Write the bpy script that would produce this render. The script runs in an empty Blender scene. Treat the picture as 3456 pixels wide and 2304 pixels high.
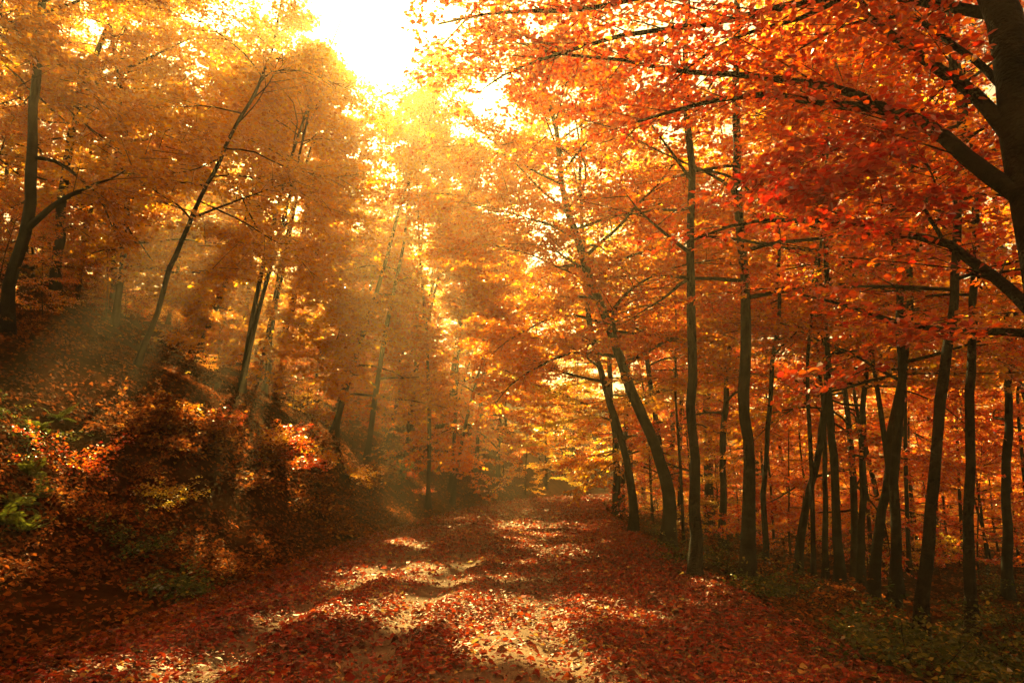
import bpy, math, random
import numpy as np

random.seed(7)
RNG = np.random.default_rng(7)
R = math.radians
sc = bpy.context.scene
COL = sc.collection

# ------------------------------------------------------------------ camera, sky, sun, exposure
CAM = np.array((0.0, 0.0, 1.6))
PITCH = R(11.5)
FPX = 2304.0                                   # focal length in photo pixels (24 mm on 36 mm)
cam_d = bpy.data.cameras.new("camera")
cam_d.lens = 24.0
cam_d.sensor_width = 36.0
cam_d.clip_start = 0.05
cam_d.clip_end = 3000.0
cam_o = bpy.data.objects.new("camera", cam_d)
cam_o.location = CAM
cam_o.rotation_euler = (R(90) + PITCH, 0, 0)
COL.objects.link(cam_o)
sc.camera = cam_o

SUN_EL, SUN_AZ = R(34.5), R(-16.0)             # azimuth from +Y, clockwise
SUN_DIR = np.array((math.sin(SUN_AZ) * math.cos(SUN_EL), math.cos(SUN_AZ) * math.cos(SUN_EL), math.sin(SUN_EL)))
world = bpy.data.worlds.new("World")
sc.world = world
world.use_nodes = True
wn, wl = world.node_tree.nodes, world.node_tree.links
wn.clear()
w_sky = wn.new("ShaderNodeTexSky")
w_sky.sky_type = 'NISHITA'
w_sky.sun_disc = False
w_sky.sun_elevation = SUN_EL
w_sky.sun_rotation = SUN_AZ
w_sky.air_density = 0.8
w_sky.dust_density = 4.0
w_sky.ozone_density = 0.6
w_tint = wn.new("ShaderNodeMix")
w_tint.data_type = 'RGBA'
w_tint.blend_type = 'MULTIPLY'
w_tint.inputs[0].default_value = 1.0
w_tint.inputs[7].default_value = (1.0, 0.82, 0.38, 1)
w_bg = wn.new("ShaderNodeBackground")
w_bg.inputs[1].default_value = 0.05
w_out = wn.new("ShaderNodeOutputWorld")
wl.new(w_sky.outputs[0], w_tint.inputs[6])
wl.new(w_tint.outputs[2], w_bg.inputs[0])
wl.new(w_bg.outputs[0], w_out.inputs[0])

sun_d = bpy.data.lights.new("sun", 'SUN')
sun_d.energy = 5.0
sun_d.angle = R(0.5)
sun_d.color = (1.0, 0.71, 0.23)
sun_o = bpy.data.objects.new("sun", sun_d)
from mathutils import Vector
sun_o.rotation_euler = Vector((-SUN_DIR[0], -SUN_DIR[1], -SUN_DIR[2])).to_track_quat('-Z', 'Y').to_euler()
sun_o.location = (0, 0, 60)
COL.objects.link(sun_o)

vs = sc.view_settings
vs.view_transform = 'Standard'
vs.look = 'None'
vs.exposure = 2.5
vs.gamma = 1.0
vs.use_curve_mapping = False

HAZE_DENSITY = 0.0020
HAZE_G = 0.68
cy = sc.cycles
cy.max_bounces = 7
cy.diffuse_bounces = 6
cy.glossy_bounces = 2
cy.transmission_bounces = 4
cy.transparent_max_bounces = 4
cy.volume_bounces = 0
cy.sample_clamp_indirect = 4.0
cy.use_denoising = True
cy.denoiser = 'OPENIMAGEDENOISE'
cy.denoising_input_passes = 'RGB_ALBEDO_NORMAL'
cy.caustics_reflective = False
cy.caustics_refractive = False

# ------------------------------------------------------------------ helpers
def ray(px, py):
    """direction of a photo pixel (3456 x 2304)"""
    a, b = (px - 1728.0) / FPX, (1152.0 - py) / FPX
    c, s = math.cos(PITCH), math.sin(PITCH)
    return np.array((a, c - b * s, s + b * c))

def at_y(px, py, Y):
    d = ray(px, py)
    return CAM + d * (Y / d[1])

def _hash(i, j, k):
    v = np.sin(i * 127.1 + j * 311.7 + k * 74.7) * 43758.5453
    return v - np.floor(v)

def noise(x, y, k=0.0):
    x, y = np.asarray(x, float), np.asarray(y, float)
    i, j = np.floor(x), np.floor(y)
    f, g = x - i, y - j
    f, g = f * f * (3 - 2 * f), g * g * (3 - 2 * g)
    a, b = _hash(i, j, k), _hash(i + 1, j, k)
    c, d = _hash(i, j + 1, k), _hash(i + 1, j + 1, k)
    return (a * (1 - f) + b * f) * (1 - g) + (c * (1 - f) + d * f) * g

def fbm(x, y, k=0.0, o=4):
    s, a, t = 0.0, 0.5, 0.0
    for q in range(o):
        s = s + a * noise(np.asarray(x) * 2 ** q, np.asarray(y) * 2 ** q, k + q * 7.3)
        t += a
        a *= 0.5
    return s / t

def sstep(a, b, x):
    t = np.clip((x - a) / (b - a), 0, 1)
    return t * t * (3 - 2 * t)

def road_c(y):
    y = np.asarray(y, float)
    t = np.clip(y, 0, 100)
    return -0.6 + 0.0013 * t * t + .005 * np.maximum(t - 46, 0) ** 2 + .8 * np.maximum(y - 100, 0)

HALF = 3.5
def ground(x, y):
    x, y = np.asarray(x, float), np.asarray(y, float)
    u = x - road_c(y)
    v = np.maximum(-u - HALF, 0)
    A = 0.35 + 1.9 * sstep(7, 20, y)
    left = A * sstep(-.3, 4.4, v) + 0.5 * np.maximum(v - 1.9, 0) * sstep(0, 6, v)
    left = np.where(left > 17, 17 + 6 * (1 - np.exp(-(left - 17) / 14)), left)
    w = np.maximum(u - HALF, 0)
    right = -2.3 * (1 - np.exp(-0.13 * np.maximum(w - 0.3, 0)))
    off = np.minimum(np.abs(u) / HALF, 1.0)
    bump = (fbm(x * 0.35, y * 0.35, 3) - 0.5) * 0.5 * sstep(0.3, 2.5, np.maximum(v, w))
    bump += (fbm(x * 1.7, y * 1.7, 9) - 0.5) * 0.14 * sstep(0.1, 1.2, np.maximum(v, w))
    return left + right + bump

def road_z(x, y):
    """surface of the dirt road: two pairs of wheel ruts with crests between"""
    u = x - road_c(y)
    wob = (fbm(y * 0.12, 0.3, 5, 2) - 0.5) * 1.1
    z = np.zeros_like(u)
    for c, d in ((-1.75, 0.075), (-0.35, 0.06), (1.3, 0.05), (2.4, 0.04)):
        z -= d * np.exp(-((u - c - wob) / 0.24) ** 2)
        z += d * 0.6 * np.exp(-((u - c - wob - 0.45) / 0.22) ** 2)
    z += (fbm(x * 0.9, y * 0.5, 1) - 0.5) * 0.09 + (fbm(x * 5, y * 3, 2) - 0.5) * 0.03
    edge = sstep(HALF - 0.9, HALF + 0.35, np.abs(u))
    return (z + 0.03) * (1 - edge) + edge * (ground(x, y) - 0.05)

def surf(x, y):
    g = ground(x, y)
    return np.maximum(g, np.where(np.abs(x - road_c(y)) < HALF + 0.3, road_z(np.asarray(x, float), np.asarray(y, float)), -99))

def hit(px, py):
    """where a photo pixel meets the ground"""
    d = ray(px, py)
    t = np.concatenate((np.arange(3, 30, .04), np.arange(30, 220, .25)))
    P = CAM + d * t[:, None]
    k = P[:, 2] <= surf(P[:, 0], P[:, 1])
    return P[np.argmax(k)] if k.any() else CAM + d * 60

def nrm(v):
    return v / np.maximum(np.linalg.norm(v, axis=-1, keepdims=True), 1e-9)

# ---- where the canopy is open: the sky gap over the road, and holes the sun comes through
SHAFTS = []                                     # (ground x, y, z, radius)
def open_gap(p, keepers=1.0):
    """True where no twig grows: the opening above the road, and sun-holes along it"""
    rel = p - CAM
    d = nrm(rel)
    ax = np.degrees(np.arctan2(d[:, 0], d[:, 1]))
    el = np.degrees(np.arcsin(np.clip(d[:, 2], -1, 1)))
    wob = (fbm(ax * 0.22 + 30, el * 0.22 + 9, 4) - 0.5) * 7
    e = ((ax + 13.6 + (el - 36) * 0.3) / 5.2) ** 2 + ((el - 38.5) / 7.8) ** 2
    gap = (e + wob * 0.16) < 1.0
    g = p - SUN_DIR * (p[:, 2:3] / SUN_DIR[2])
    u = g[:, 0] - road_c(g[:, 1])
    n = fbm(g[:, 0] * 0.8 + 4, g[:, 1] * .95, 21, 3)
    wide = fbm(g[:, 0] * .30 + 2, g[:, 1] * .42, 27, 3)
    along = sstep(-3.6, -2.2, u) * (1 - sstep(0.6, 3.4, u)) * sstep(5.0, 6.6, g[:, 1]) * (1 - sstep(40, 75, g[:, 1]) * .8)
    bank = sstep(-11, -9, u) * (1 - sstep(-4.2, -3.4, u)) * sstep(9, 12, g[:, 1]) * (1 - sstep(50, 70, g[:, 1]))
    on_road = (along > .05) | (bank > .05)
    gap |= np.where(on_road, n < 0.38 + (0.20 + .05 * sstep(12, 30, g[:, 1])) * along + .17 * bank, wide < .365)
    sky = (e + wob * 0.16) < 1.0
    gap &= ~((ax < -19.8) & (ax > -34) & (el > 25)) | sky   # close-grown crowns beside the opening
    for k, (sx, sy, sz, r) in enumerate(SHAFTS):
        q = p - np.array((sx, sy, sz))
        t = q @ SUN_DIR
        dist = np.linalg.norm(q - t[:, None] * SUN_DIR, axis=1)
        if k < 2:                               # two lone holes in close-grown canopy
            gap = np.where(dist < r + 1.7, (dist < r) | sky, gap)
        else:
            gap |= dist < r
    return gap

def sun_holes(k, amount=.45):
    """gaps in a crown that let the sun through: the same all along the sun's path"""
    def f(p):
        g = p - SUN_DIR * (p[:, 2:3] / SUN_DIR[2])
        return fbm(g[:, 0] * .42 + k * 7, g[:, 1] * .36 + k * 3, 33, 3) < amount
    return f

# ---- meshes
def verge_gap(p):
    rel = nrm(p - CAM)
    ax = np.degrees(np.arctan2(rel[:, 0], rel[:, 1]))
    el = np.degrees(np.arcsin(np.clip(rel[:, 2], -1, 1)))
    g = p - SUN_DIR * (p[:, 2:3] / SUN_DIR[2])
    return (((ax + 13.6 + (el - 36) * 0.3) / 5.4) ** 2 + ((el - 38.5) / 7.8) ** 2 < 1) | (fbm(g[:, 0] * .6 + 4, g[:, 1] * .8, 21, 3) < .37)

class MB:
    def __init__(self):
        self.v, self.f, self.t, self.n = [], [], [], 0
    def add(self, v, f, t=None):
        if len(v) == 0:
            return
        self.v.append(np.asarray(v, np.float32))
        self.f.append(np.asarray(f, np.int64) + self.n)
        self.t.append(np.zeros(len(f), np.float32) if t is None else np.asarray(t, np.float32))
        self.n += len(v)
    def mesh(self, name, mat, smooth=False):
        me = bpy.data.meshes.new(name)
        if self.v:
            v, f, t = np.concatenate(self.v), np.concatenate(self.f), np.concatenate(self.t)
            me.vertices.add(len(v))
            me.vertices.foreach_set("co", v.ravel())
            me.loops.add(f.size)
            me.loops.foreach_set("vertex_index", f.ravel().astype(np.int32))
            me.polygons.add(len(f))
            me.polygons.foreach_set("loop_start", (np.arange(len(f)) * 4).astype(np.int32))
            a = me.attributes.new("tint", 'FLOAT', 'FACE')
            a.data.foreach_set("value", t)
            me.polygons.foreach_set("use_smooth", np.full(len(f), smooth))
            me.update(calc_edges=True)
        me.materials.append(mat)
        return me
    def obj(self, name, mat, parent=None, smooth=False):
        return link(name, self.mesh(name, mat, smooth), parent)

def link(name, data, parent=None):
    o = bpy.data.objects.new(name, data)
    COL.objects.link(o)
    if parent is not None:
        o.parent = parent
    return o

def empty(name, loc, label, cat, group=None):
    o = bpy.data.objects.new(name, None)
    o.location = loc
    o.empty_display_size = 0.2
    COL.objects.link(o)
    o["label"], o["category"] = label, cat
    if group:
        o["group"] = group
    return o

def tube(mb, pts, rad, sides=8, rough=0.0, flare=0.0):
    pts, rad = np.asarray(pts, float), np.asarray(rad, float)
    n = len(pts)
    tan = nrm(np.gradient(pts, axis=0))
    ref = np.array((1.0, 0, 0)) if abs(tan[0][0]) < 0.8 else np.array((0, 1.0, 0))
    a = nrm(np.cross(tan, ref))
    b = np.cross(tan, a)
    th = np.linspace(0, 2 * np.pi, sides, endpoint=False)
    r = rad[:, None] * np.ones(sides)[None]
    if rough:
        s = np.cumsum(np.r_[0, np.linalg.norm(np.diff(pts, axis=0), axis=1)])
        r = r * (1 + rough * (noise(th[None] * 1.5 + pts[0, 0] * 3, s[:, None] * 1.6) - 0.5) * 2 + rough * (noise(th[None] * 3 + pts[0, 1], s[:, None] * 6) - .5))
    if flare:
        z = np.maximum(pts[:, 2] - pts[0, 2] - .2, 0)[:, None]
        lobes = .5 + .5 * np.cos(th[None] * 5 + pts[0, 0] * 9 + np.sin(th[None] * 2 + pts[0, 1]))
        r = r * (1 + flare * np.exp(-z / .22) * (.35 + lobes))
    v = pts[:, None] + a[:, None] * (np.cos(th)[None, :, None] * r[..., None]) + b[:, None] * (np.sin(th)[None, :, None] * r[..., None])
    i, j = np.meshgrid(np.arange(n - 1), np.arange(sides), indexing='ij')
    k = (j + 1) % sides
    f = np.stack((i * sides + j, i * sides + k, (i + 1) * sides + k, (i + 1) * sides + j), -1).reshape(-1, 4)
    mb.add(v.reshape(-1, 3), f)

def resample(pts, n):
    pts = np.asarray(pts, float)
    s = np.r_[0, np.cumsum(np.linalg.norm(np.diff(pts, axis=0), axis=1))]
    # smooth through the points (Catmull-Rom on arc length)
    q = np.linspace(0, s[-1], n)
    m = np.gradient(pts, s, axis=0)
    i = np.clip(np.searchsorted(s, q, side='right') - 1, 0, len(s) - 2)
    h = (s[i + 1] - s[i])[:, None]
    t = ((q - s[i])[:, None]) / h
    return ((2 * t ** 3 - 3 * t ** 2 + 1) * pts[i] + (t ** 3 - 2 * t ** 2 + t) * h * m[i]
            + (-2 * t ** 3 + 3 * t ** 2) * pts[i + 1] + (t ** 3 - t ** 2) * h * m[i + 1])

def add_leaves(mb, pos, dr, up, size, tint, fine=False, fold=0.25, wide=0.35, curl=0.0):
    """pos = leaf base, dr = along the midrib, up = blade normal"""
    n = len(pos)
    if n == 0:
        return
    dr = nrm(dr)
    side = nrm(np.cross(dr, up))
    up = np.cross(side, dr)
    s = np.asarray(size)[:, None]
    lift = fold * s * (0.4 + RNG.random((n, 1)))
    tip = pos + dr * s - up * s * curl * (RNG.random((n, 1)) * 2 - 0.6)
    if not fine:
        c = pos + dr * s * 0.45
        l, r = c + side * s * wide * 1.12 + up * lift * .6, c - side * s * wide * 1.12 + up * lift * .6
        v = np.stack((pos, l, tip, r), 1).reshape(-1, 3)
        f = np.arange(n * 4).reshape(n, 4)
        mb.add(v, f, tint)
    else:
        c1, c2 = pos + dr * s * 0.30, pos + dr * s * 0.68 - up * s * curl * 0.25
        l1, r1 = c1 + side * s * wide + up * lift * .5, c1 - side * s * wide + up * lift * .5
        l2, r2 = c2 + side * s * wide * .85 + up * lift * .5, c2 - side * s * wide * .85 + up * lift * .5
        v = np.stack((pos, l1, l2, tip, r2, r1), 1).reshape(-1, 3)
        b = (np.arange(n) * 6)[:, None]
        f = np.stack((b + np.array((0, 1, 2, 3)), b + np.array((0, 3, 4, 5))), 1).reshape(-1, 4)
        mb.add(v, f, np.repeat(tint, 2))

# ------------------------------------------------------------------ materials
def new_mat(name):
    m = bpy.data.materials.new(name)
    m.use_nodes = True
    nt = m.node_tree
    nt.nodes.clear()
    out = nt.nodes.new("ShaderNodeOutputMaterial")
    return m, nt, out

def ramp(nt, cols):
    r = nt.nodes.new("ShaderNodeValToRGB")
    e = r.color_ramp.elements
    while len(e) < len(cols):
        e.new(0.5)
    for i, (p, c) in enumerate(cols):
        e[i].position = p
        e[i].color = (*c, 1)
    return r

def leaf_mat(name, cols, trans=0.82, gloss=0.04, rough=0.3, sheen=0.4):
    m, nt, out = new_mat(name)
    N, L = nt.nodes.new, nt.links.new
    at = N("ShaderNodeAttribute")
    at.attribute_name = "tint"
    rp = ramp(nt, cols)
    L(at.outputs["Fac"], rp.inputs[0])
    d, t, g = N("ShaderNodeBsdfDiffuse"), N("ShaderNodeBsdfTranslucent"), N("ShaderNodeBsdfGlossy")
    L(rp.outputs[0], d.inputs[0])
    L(rp.outputs[0], t.inputs[0])
    g.inputs["Roughness"].default_value = rough
    g.inputs[0].default_value = (1, 0.95, 0.9, 1)
    m1, m2 = N("ShaderNodeMixShader"), N("ShaderNodeMixShader")
    m1.inputs[0].default_value = trans
    L(d.outputs[0], m1.inputs[1])
    L(t.outputs[0], m1.inputs[2])
    fr = N("ShaderNodeFresnel")
    fr.inputs[0].default_value = 1.38
    mu = N("ShaderNodeMath")
    mu.operation = 'MULTIPLY_ADD'
    mu.inputs[1].default_value = sheen
    mu.inputs[2].default_value = gloss * 0.3
    mu.use_clamp = True
    L(fr.outputs[0], mu.inputs[0])
    L(mu.outputs[0], m2.inputs[0])
    L(m1.outputs[0], m2.inputs[1])
    L(g.outputs[0], m2.inputs[2])
    L(m2.outputs[0], out.inputs[0])
    return m

def solid_mat(name, c0, c1, scale, rough=0.9, bump=0.3, bump_scale=None, stretch=(1, 1, 1), c2=None, spec=0.25):
    m, nt, out = new_mat(name)
    N, L = nt.nodes.new, nt.links.new
    tc, mp = N("ShaderNodeNewGeometry"), N("ShaderNodeMapping")
    mp.inputs["Scale"].default_value = stretch
    L(tc.outputs["Position"], mp.inputs[0])
    n1 = N("ShaderNodeTexNoise")
    n1.inputs["Scale"].default_value = scale
    n1.inputs["Detail"].default_value = 8
    n1.inputs["Roughness"].default_value = 0.65
    L(mp.outputs[0], n1.inputs[0])
    cols = [(0.32, c0), (0.68, c1)] if c2 is None else [(0.3, c0), (0.52, c1), (0.72, c2)]
    rp = ramp(nt, cols)
    L(n1.outputs[0], rp.inputs[0])
    n2 = N("ShaderNodeTexNoise")
    n2.inputs["Scale"].default_value = bump_scale or scale * 6
    n2.inputs["Detail"].default_value = 6
    L(mp.outputs[0], n2.inputs[0])
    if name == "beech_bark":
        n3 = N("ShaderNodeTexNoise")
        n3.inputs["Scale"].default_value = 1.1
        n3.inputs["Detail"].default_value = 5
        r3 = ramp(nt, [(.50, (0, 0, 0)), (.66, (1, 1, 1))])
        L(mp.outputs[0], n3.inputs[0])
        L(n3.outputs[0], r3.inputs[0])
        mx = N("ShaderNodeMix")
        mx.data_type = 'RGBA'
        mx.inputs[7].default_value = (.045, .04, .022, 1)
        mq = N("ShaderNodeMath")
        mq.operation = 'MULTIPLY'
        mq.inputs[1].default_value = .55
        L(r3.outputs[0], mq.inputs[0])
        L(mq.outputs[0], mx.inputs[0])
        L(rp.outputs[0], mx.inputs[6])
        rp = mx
    bp = N("ShaderNodeBump")
    bp.inputs["Strength"].default_value = bump
    bp.inputs["Distance"].default_value = 0.05
    L(n2.outputs[0], bp.inputs["Height"])
    p = N("ShaderNodeBsdfPrincipled")
    p.inputs["Roughness"].default_value = rough
    p.inputs["Specular IOR Level"].default_value = spec
    L(rp.outputs[2 if name == "beech_bark" else 0], p.inputs["Base Color"])
    L(bp.outputs[0], p.inputs["Normal"])
    L(p.outputs[0], out.inputs[0])
    return m

M = {}
M['gold'] = leaf_mat("gold_leaf", [(0, (.55, .17, .007)), (.35, (.87, .37, .009)), (.75, (.94, .53, .016)), (1, (.95, .70, .045))])
M['orange'] = leaf_mat("orange_leaf", [(0, (.55, .10, .006)), (.4, (.90, .25, .007)), (.8, (.95, .39, .011)), (1, (.95, .64, .03))])
M['red'] = leaf_mat("red_leaf", [(0, (.42, .016, .005)), (.45, (.80, .11, .006)), (.8, (.90, .25, .008)), (1, (.94, .52, .02))])
M['crimson'] = leaf_mat("crimson_leaf", [(0, (.28, .006, .004)), (.6, (.58, .016, .005)), (1, (.74, .07, .008))])
M['yellow'] = leaf_mat("yellow_leaf", [(0, (.55, .28, .012)), (.5, (.84, .55, .02)), (1, (.92, .76, .07))])
M['green'] = leaf_mat("green_leaf", [(0, (.035, .06, .008)), (.5, (.07, .09, .010)), (.85, (.16, .17, .015)), (1, (.42, .32, .04))], trans=0.45, sheen=.12)
M['fern'] = leaf_mat("fern_leaf", [(0, (.06, .08, .008)), (.6, (.15, .17, .014)), (1, (.34, .32, .03))], trans=0.45, sheen=.12)
M['litter'] = leaf_mat("fallen_leaf", [(0, (.07, .022, .006)), (.3, (.17, .032, .007)), (.6, (.38, .028, .006)), (.85, (.56, .09, .012)), (.97, (.62, .34, .06)), (1, (.66, .45, .1))],
                       trans=0.4, gloss=0.05, rough=0.48, sheen=.26)
M['brown'] = leaf_mat("brown_leaf", [(0, (.06, .02, .006)), (.4, (.22, .055, .009)), (.8, (.42, .11, .014)), (1, (.60, .28, .04))], trans=0.5, gloss=0.0, sheen=.05, rough=.5)
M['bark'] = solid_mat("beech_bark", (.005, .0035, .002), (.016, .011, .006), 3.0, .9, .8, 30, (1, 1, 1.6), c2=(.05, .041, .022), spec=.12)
M['soil'] = solid_mat("forest_soil", (.012, .006, .002), (.045, .016, .005), 1.4, 1.0, .6, 18, c2=(.08, .03, .009), spec=0.0)
M['sand'] = solid_mat("sandy_earth", (.11, .06, .026), (.33, .20, .095), 3.5, .9, .9, 60)

# ------------------------------------------------------------------ ground and road
def sheet(name, xs, ys, fz, mat):
    X, Y = np.meshgrid(xs, ys)
    Z = fz(X, Y)
    n, m = X.shape
    i, j = np.meshgrid(np.arange(n - 1), np.arange(m - 1), indexing='ij')
    f = np.stack((i * m + j, i * m + j + 1, (i + 1) * m + j + 1, (i + 1) * m + j), -1).reshape(-1, 4)
    mb = MB()
    mb.add(np.stack((X, Y, Z), -1).reshape(-1, 3), f)
    o = mb.obj(name, mat, None, True)
    o["kind"] = "structure"
    return o

def spaced(lo, hi, fine_lo, fine_hi, d0, grow):
    a = list(np.arange(fine_lo, fine_hi, d0))
    d, x = d0, a[-1]
    while x < hi:
        d *= grow
        x += d
        a.append(x)
    d, x = d0, fine_lo
    while x > lo:
        d *= grow
        x -= d
        a.insert(0, x)
    return np.array(a)

def terrain_z(x, y):
    u = x - road_c(y)
    return ground(x, y) - 0.16 * (1 - sstep(HALF - 0.6, HALF + 0.1, np.abs(u)))
terrain = sheet("forest_floor", spaced(-700, 700, -12, 10, .2, 1.09), spaced(-60, 1500, 2, 26, .2, 1.07), terrain_z, M['soil'])
terrain["label"] = "dark leaf-strewn forest floor rising to a bank and falling away beyond the road"

ys = spaced(-8, 130, 4, 26, .075, 1.05)
us = np.linspace(-HALF - .4, HALF + .4, 110)
U, Y = np.meshgrid(us, ys)
X = U + road_c(Y)
mb = MB()
n, m = X.shape
i, j = np.meshgrid(np.arange(n - 1), np.arange(m - 1), indexing='ij')
mb.add(np.stack((X, Y, road_z(X, Y)), -1).reshape(-1, 3),
       np.stack((i * m + j, i * m + j + 1, (i + 1) * m + j + 1, (i + 1) * m + j), -1).reshape(-1, 4))
road = mb.obj("dirt_road", M['sand'], None, True)
road["kind"] = "structure"
road["label"] = "sandy rutted forest road strewn with red leaves"

# ------------------------------------------------------------------ trees
def limb_curve(p0, az, el0, length, bend, n=7, rng=None):
    """a bough that leaves at elevation el0 and bends by `bend` along its length"""
    pts = [np.array(p0, float)]
    st = length / (n - 1)
    a, e = az, el0
    for q in range(n - 1):
        a += rng.normal(0, .24)
        e += bend / (n - 1) + rng.normal(0, .15)
        pts.append(pts[-1] + st * np.array((math.cos(a) * math.cos(e), math.sin(a) * math.cos(e), math.sin(e))))
    return np.array(pts)

def foliage(limbs, rng, leaf, per_limb=9, twigs=6, leaves=8, sec_len=.42, start=.22, mask=None, twig_len=.55, flat=.35, tint=(.5, .22), fine=False, crown=None, wood=None, wood_r=.01, droop=.12):
    """limbs: list of (points, base radius). Side shoots, twigs and leaves in flat layered sprays."""
    S, D, Ln = [], [], []
    for pts, r0 in limbs:
        seg = np.diff(pts, axis=0)
        ln = np.linalg.norm(seg, axis=1).sum()
        n = max(3, int(per_limb * (0.6 + ln / 8)))
        for q in range(n):
            t = start + (1 - start) * (q + rng.random() * .8) / n
            x = t * (len(pts) - 1)
            i = min(int(x), len(pts) - 2)
            p = pts[i] + (x - i) * seg[i]
            d = seg[i] / np.linalg.norm(seg[i])
            side = np.cross(d, (0, 0, 1.0))
            ns = np.linalg.norm(side)
            side = side / ns if ns > .15 else np.array((math.cos(q * 2.4), math.sin(q * 2.4), 0))
            sgn = 1 if q % 2 else -1
            a = rng.uniform(.5, 1.1)
            v = d * math.cos(a) + side * sgn * math.sin(a) + np.array((0, 0, rng.normal(.02, .16)))
            v[2] *= .65
            S.append(p)
            D.append(v / np.linalg.norm(v))
            Ln.append(max(.35, sec_len * ln * (1.05 - .6 * t) * rng.uniform(.6, 1.25)))
        d = seg[-1] / np.linalg.norm(seg[-1])
        S.append(pts[-1] - d * .05)
        D.append(d)
        Ln.append(max(.4, .2 * ln))
    S, D, Ln = np.array(S), np.array(D), np.array(Ln)
    # twigs along the side shoots
    n = len(S)
    T = np.maximum(3, (twigs * (0.5 + Ln / 2.2)).astype(int))
    idx = np.repeat(np.arange(n), T)
    first = np.concatenate(([0], np.cumsum(T)[:-1]))
    q = np.arange(len(idx)) - first[idx]
    t = (q + rng.random(len(idx))) / T[idx]
    t = .12 + .88 * t
    base = S[idx] + D[idx] * (Ln[idx] * t)[:, None]
    base[:, 2] -= droop * (t * Ln[idx]) ** 2 * .25
    side = nrm(np.cross(D[idx], np.tile((0, 0, 1.0), (len(idx), 1))))
    sgn = np.where(q % 2, 1.0, -1.0)
    a = rng.uniform(.35, 1.0, len(idx))
    td = D[idx] * np.cos(a)[:, None] + side * (sgn * np.sin(a))[:, None] + np.stack((np.zeros(len(idx)),) * 2 + (rng.normal(-.05, .18, len(idx)),), 1)
    td = nrm(td)
    tl = twig_len * (1.1 - .5 * t) * rng.uniform(.6, 1.3, len(idx))
    if mask is not None:
        k = ~mask(base + td * (tl * .5)[:, None])
        base, td, tl = base[k], td[k], tl[k]
    if wood is not None:
        skip = mask(S + D * (Ln * .5)[:, None]) if mask is not None else np.zeros(n, bool)
        for i in range(n):
            if skip[i]:
                continue
            tt = np.array((0, .35, .7, 1.0))
            pts = S[i] + D[i] * (Ln[i] * tt)[:, None]
            pts[:, 2] -= droop * (tt * Ln[i]) ** 2 * .25
            tube(wood, pts, wood_r * (1.1 - tt) * (.6 + Ln[i] * .35), 3)
    m = len(base)
    # leaves, alternate along each twig
    K = leaves
    q = np.tile(np.arange(K), m)
    ii = np.repeat(np.arange(m), K)
    t = (q + .3 + rng.random(m * K) * .5) / K
    pos = base[ii] + td[ii] * (tl[ii] * t)[:, None] + rng.normal(0, .02, (m * K, 3))
    side = nrm(np.cross(td[ii], np.tile((0, 0, 1.0), (m * K, 1))))
    a = rng.uniform(.3, 1.25, m * K)
    dr = td[ii] * np.cos(a)[:, None] + side * (np.where(q % 2, 1, -1) * np.sin(a))[:, None]
    dr[:, 2] += rng.normal(-.18, .28, m * K)
    up = np.tile((0, 0, 1.0), (m * K, 1)) + rng.normal(0, flat, (m * K, 3))
    sz = leaf * rng.uniform(.65, 1.25, m * K)
    tn = np.clip(rng.normal(tint[0], tint[1], m * K) + np.repeat(rng.normal(0, tint[1] * .6, m), K), 0, 1)
    add_leaves(crown, pos, dr, up, sz, tn, fine)
    return m * K

def auto_limbs(trunk, rad, rng, n, t0, spread, el=(.9, .15), bend=.25, up_lim=1.0, aim=None, aim_w=0.0):
    """boughs round a trunk from fraction t0 of its length upward"""
    out = []
    m = len(trunk)
    az = rng.uniform(0, 6.28)
    for q in range(n):
        f = (q + rng.random() * .7) / n
        t = t0 + (up_lim - t0) * f
        x = min(t * (m - 1), m - 1.001)
        i = int(x)
        p = trunk[i] + (x - i) * (trunk[i + 1] - trunk[i])
        az += 2.4 + rng.normal(0, .3)
        a = az
        if aim is not None and rng.random() < aim_w:
            a = aim + rng.normal(0, .5)
        prof = math.sin(math.pi * min(1, .28 + .72 * f) ** .9) * .85 + .18
        ln = spread * prof * rng.uniform(.75, 1.2)
        e = el[1] + (el[0] - el[1]) * f + rng.normal(0, .12)
        c = limb_curve(p, a, e, ln, -bend + rng.normal(0, .15), 7, rng)
        r = max(.012, min(rad[i] * .5, .012 + ln * .011))
        out.append((c, r))
    return out

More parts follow.
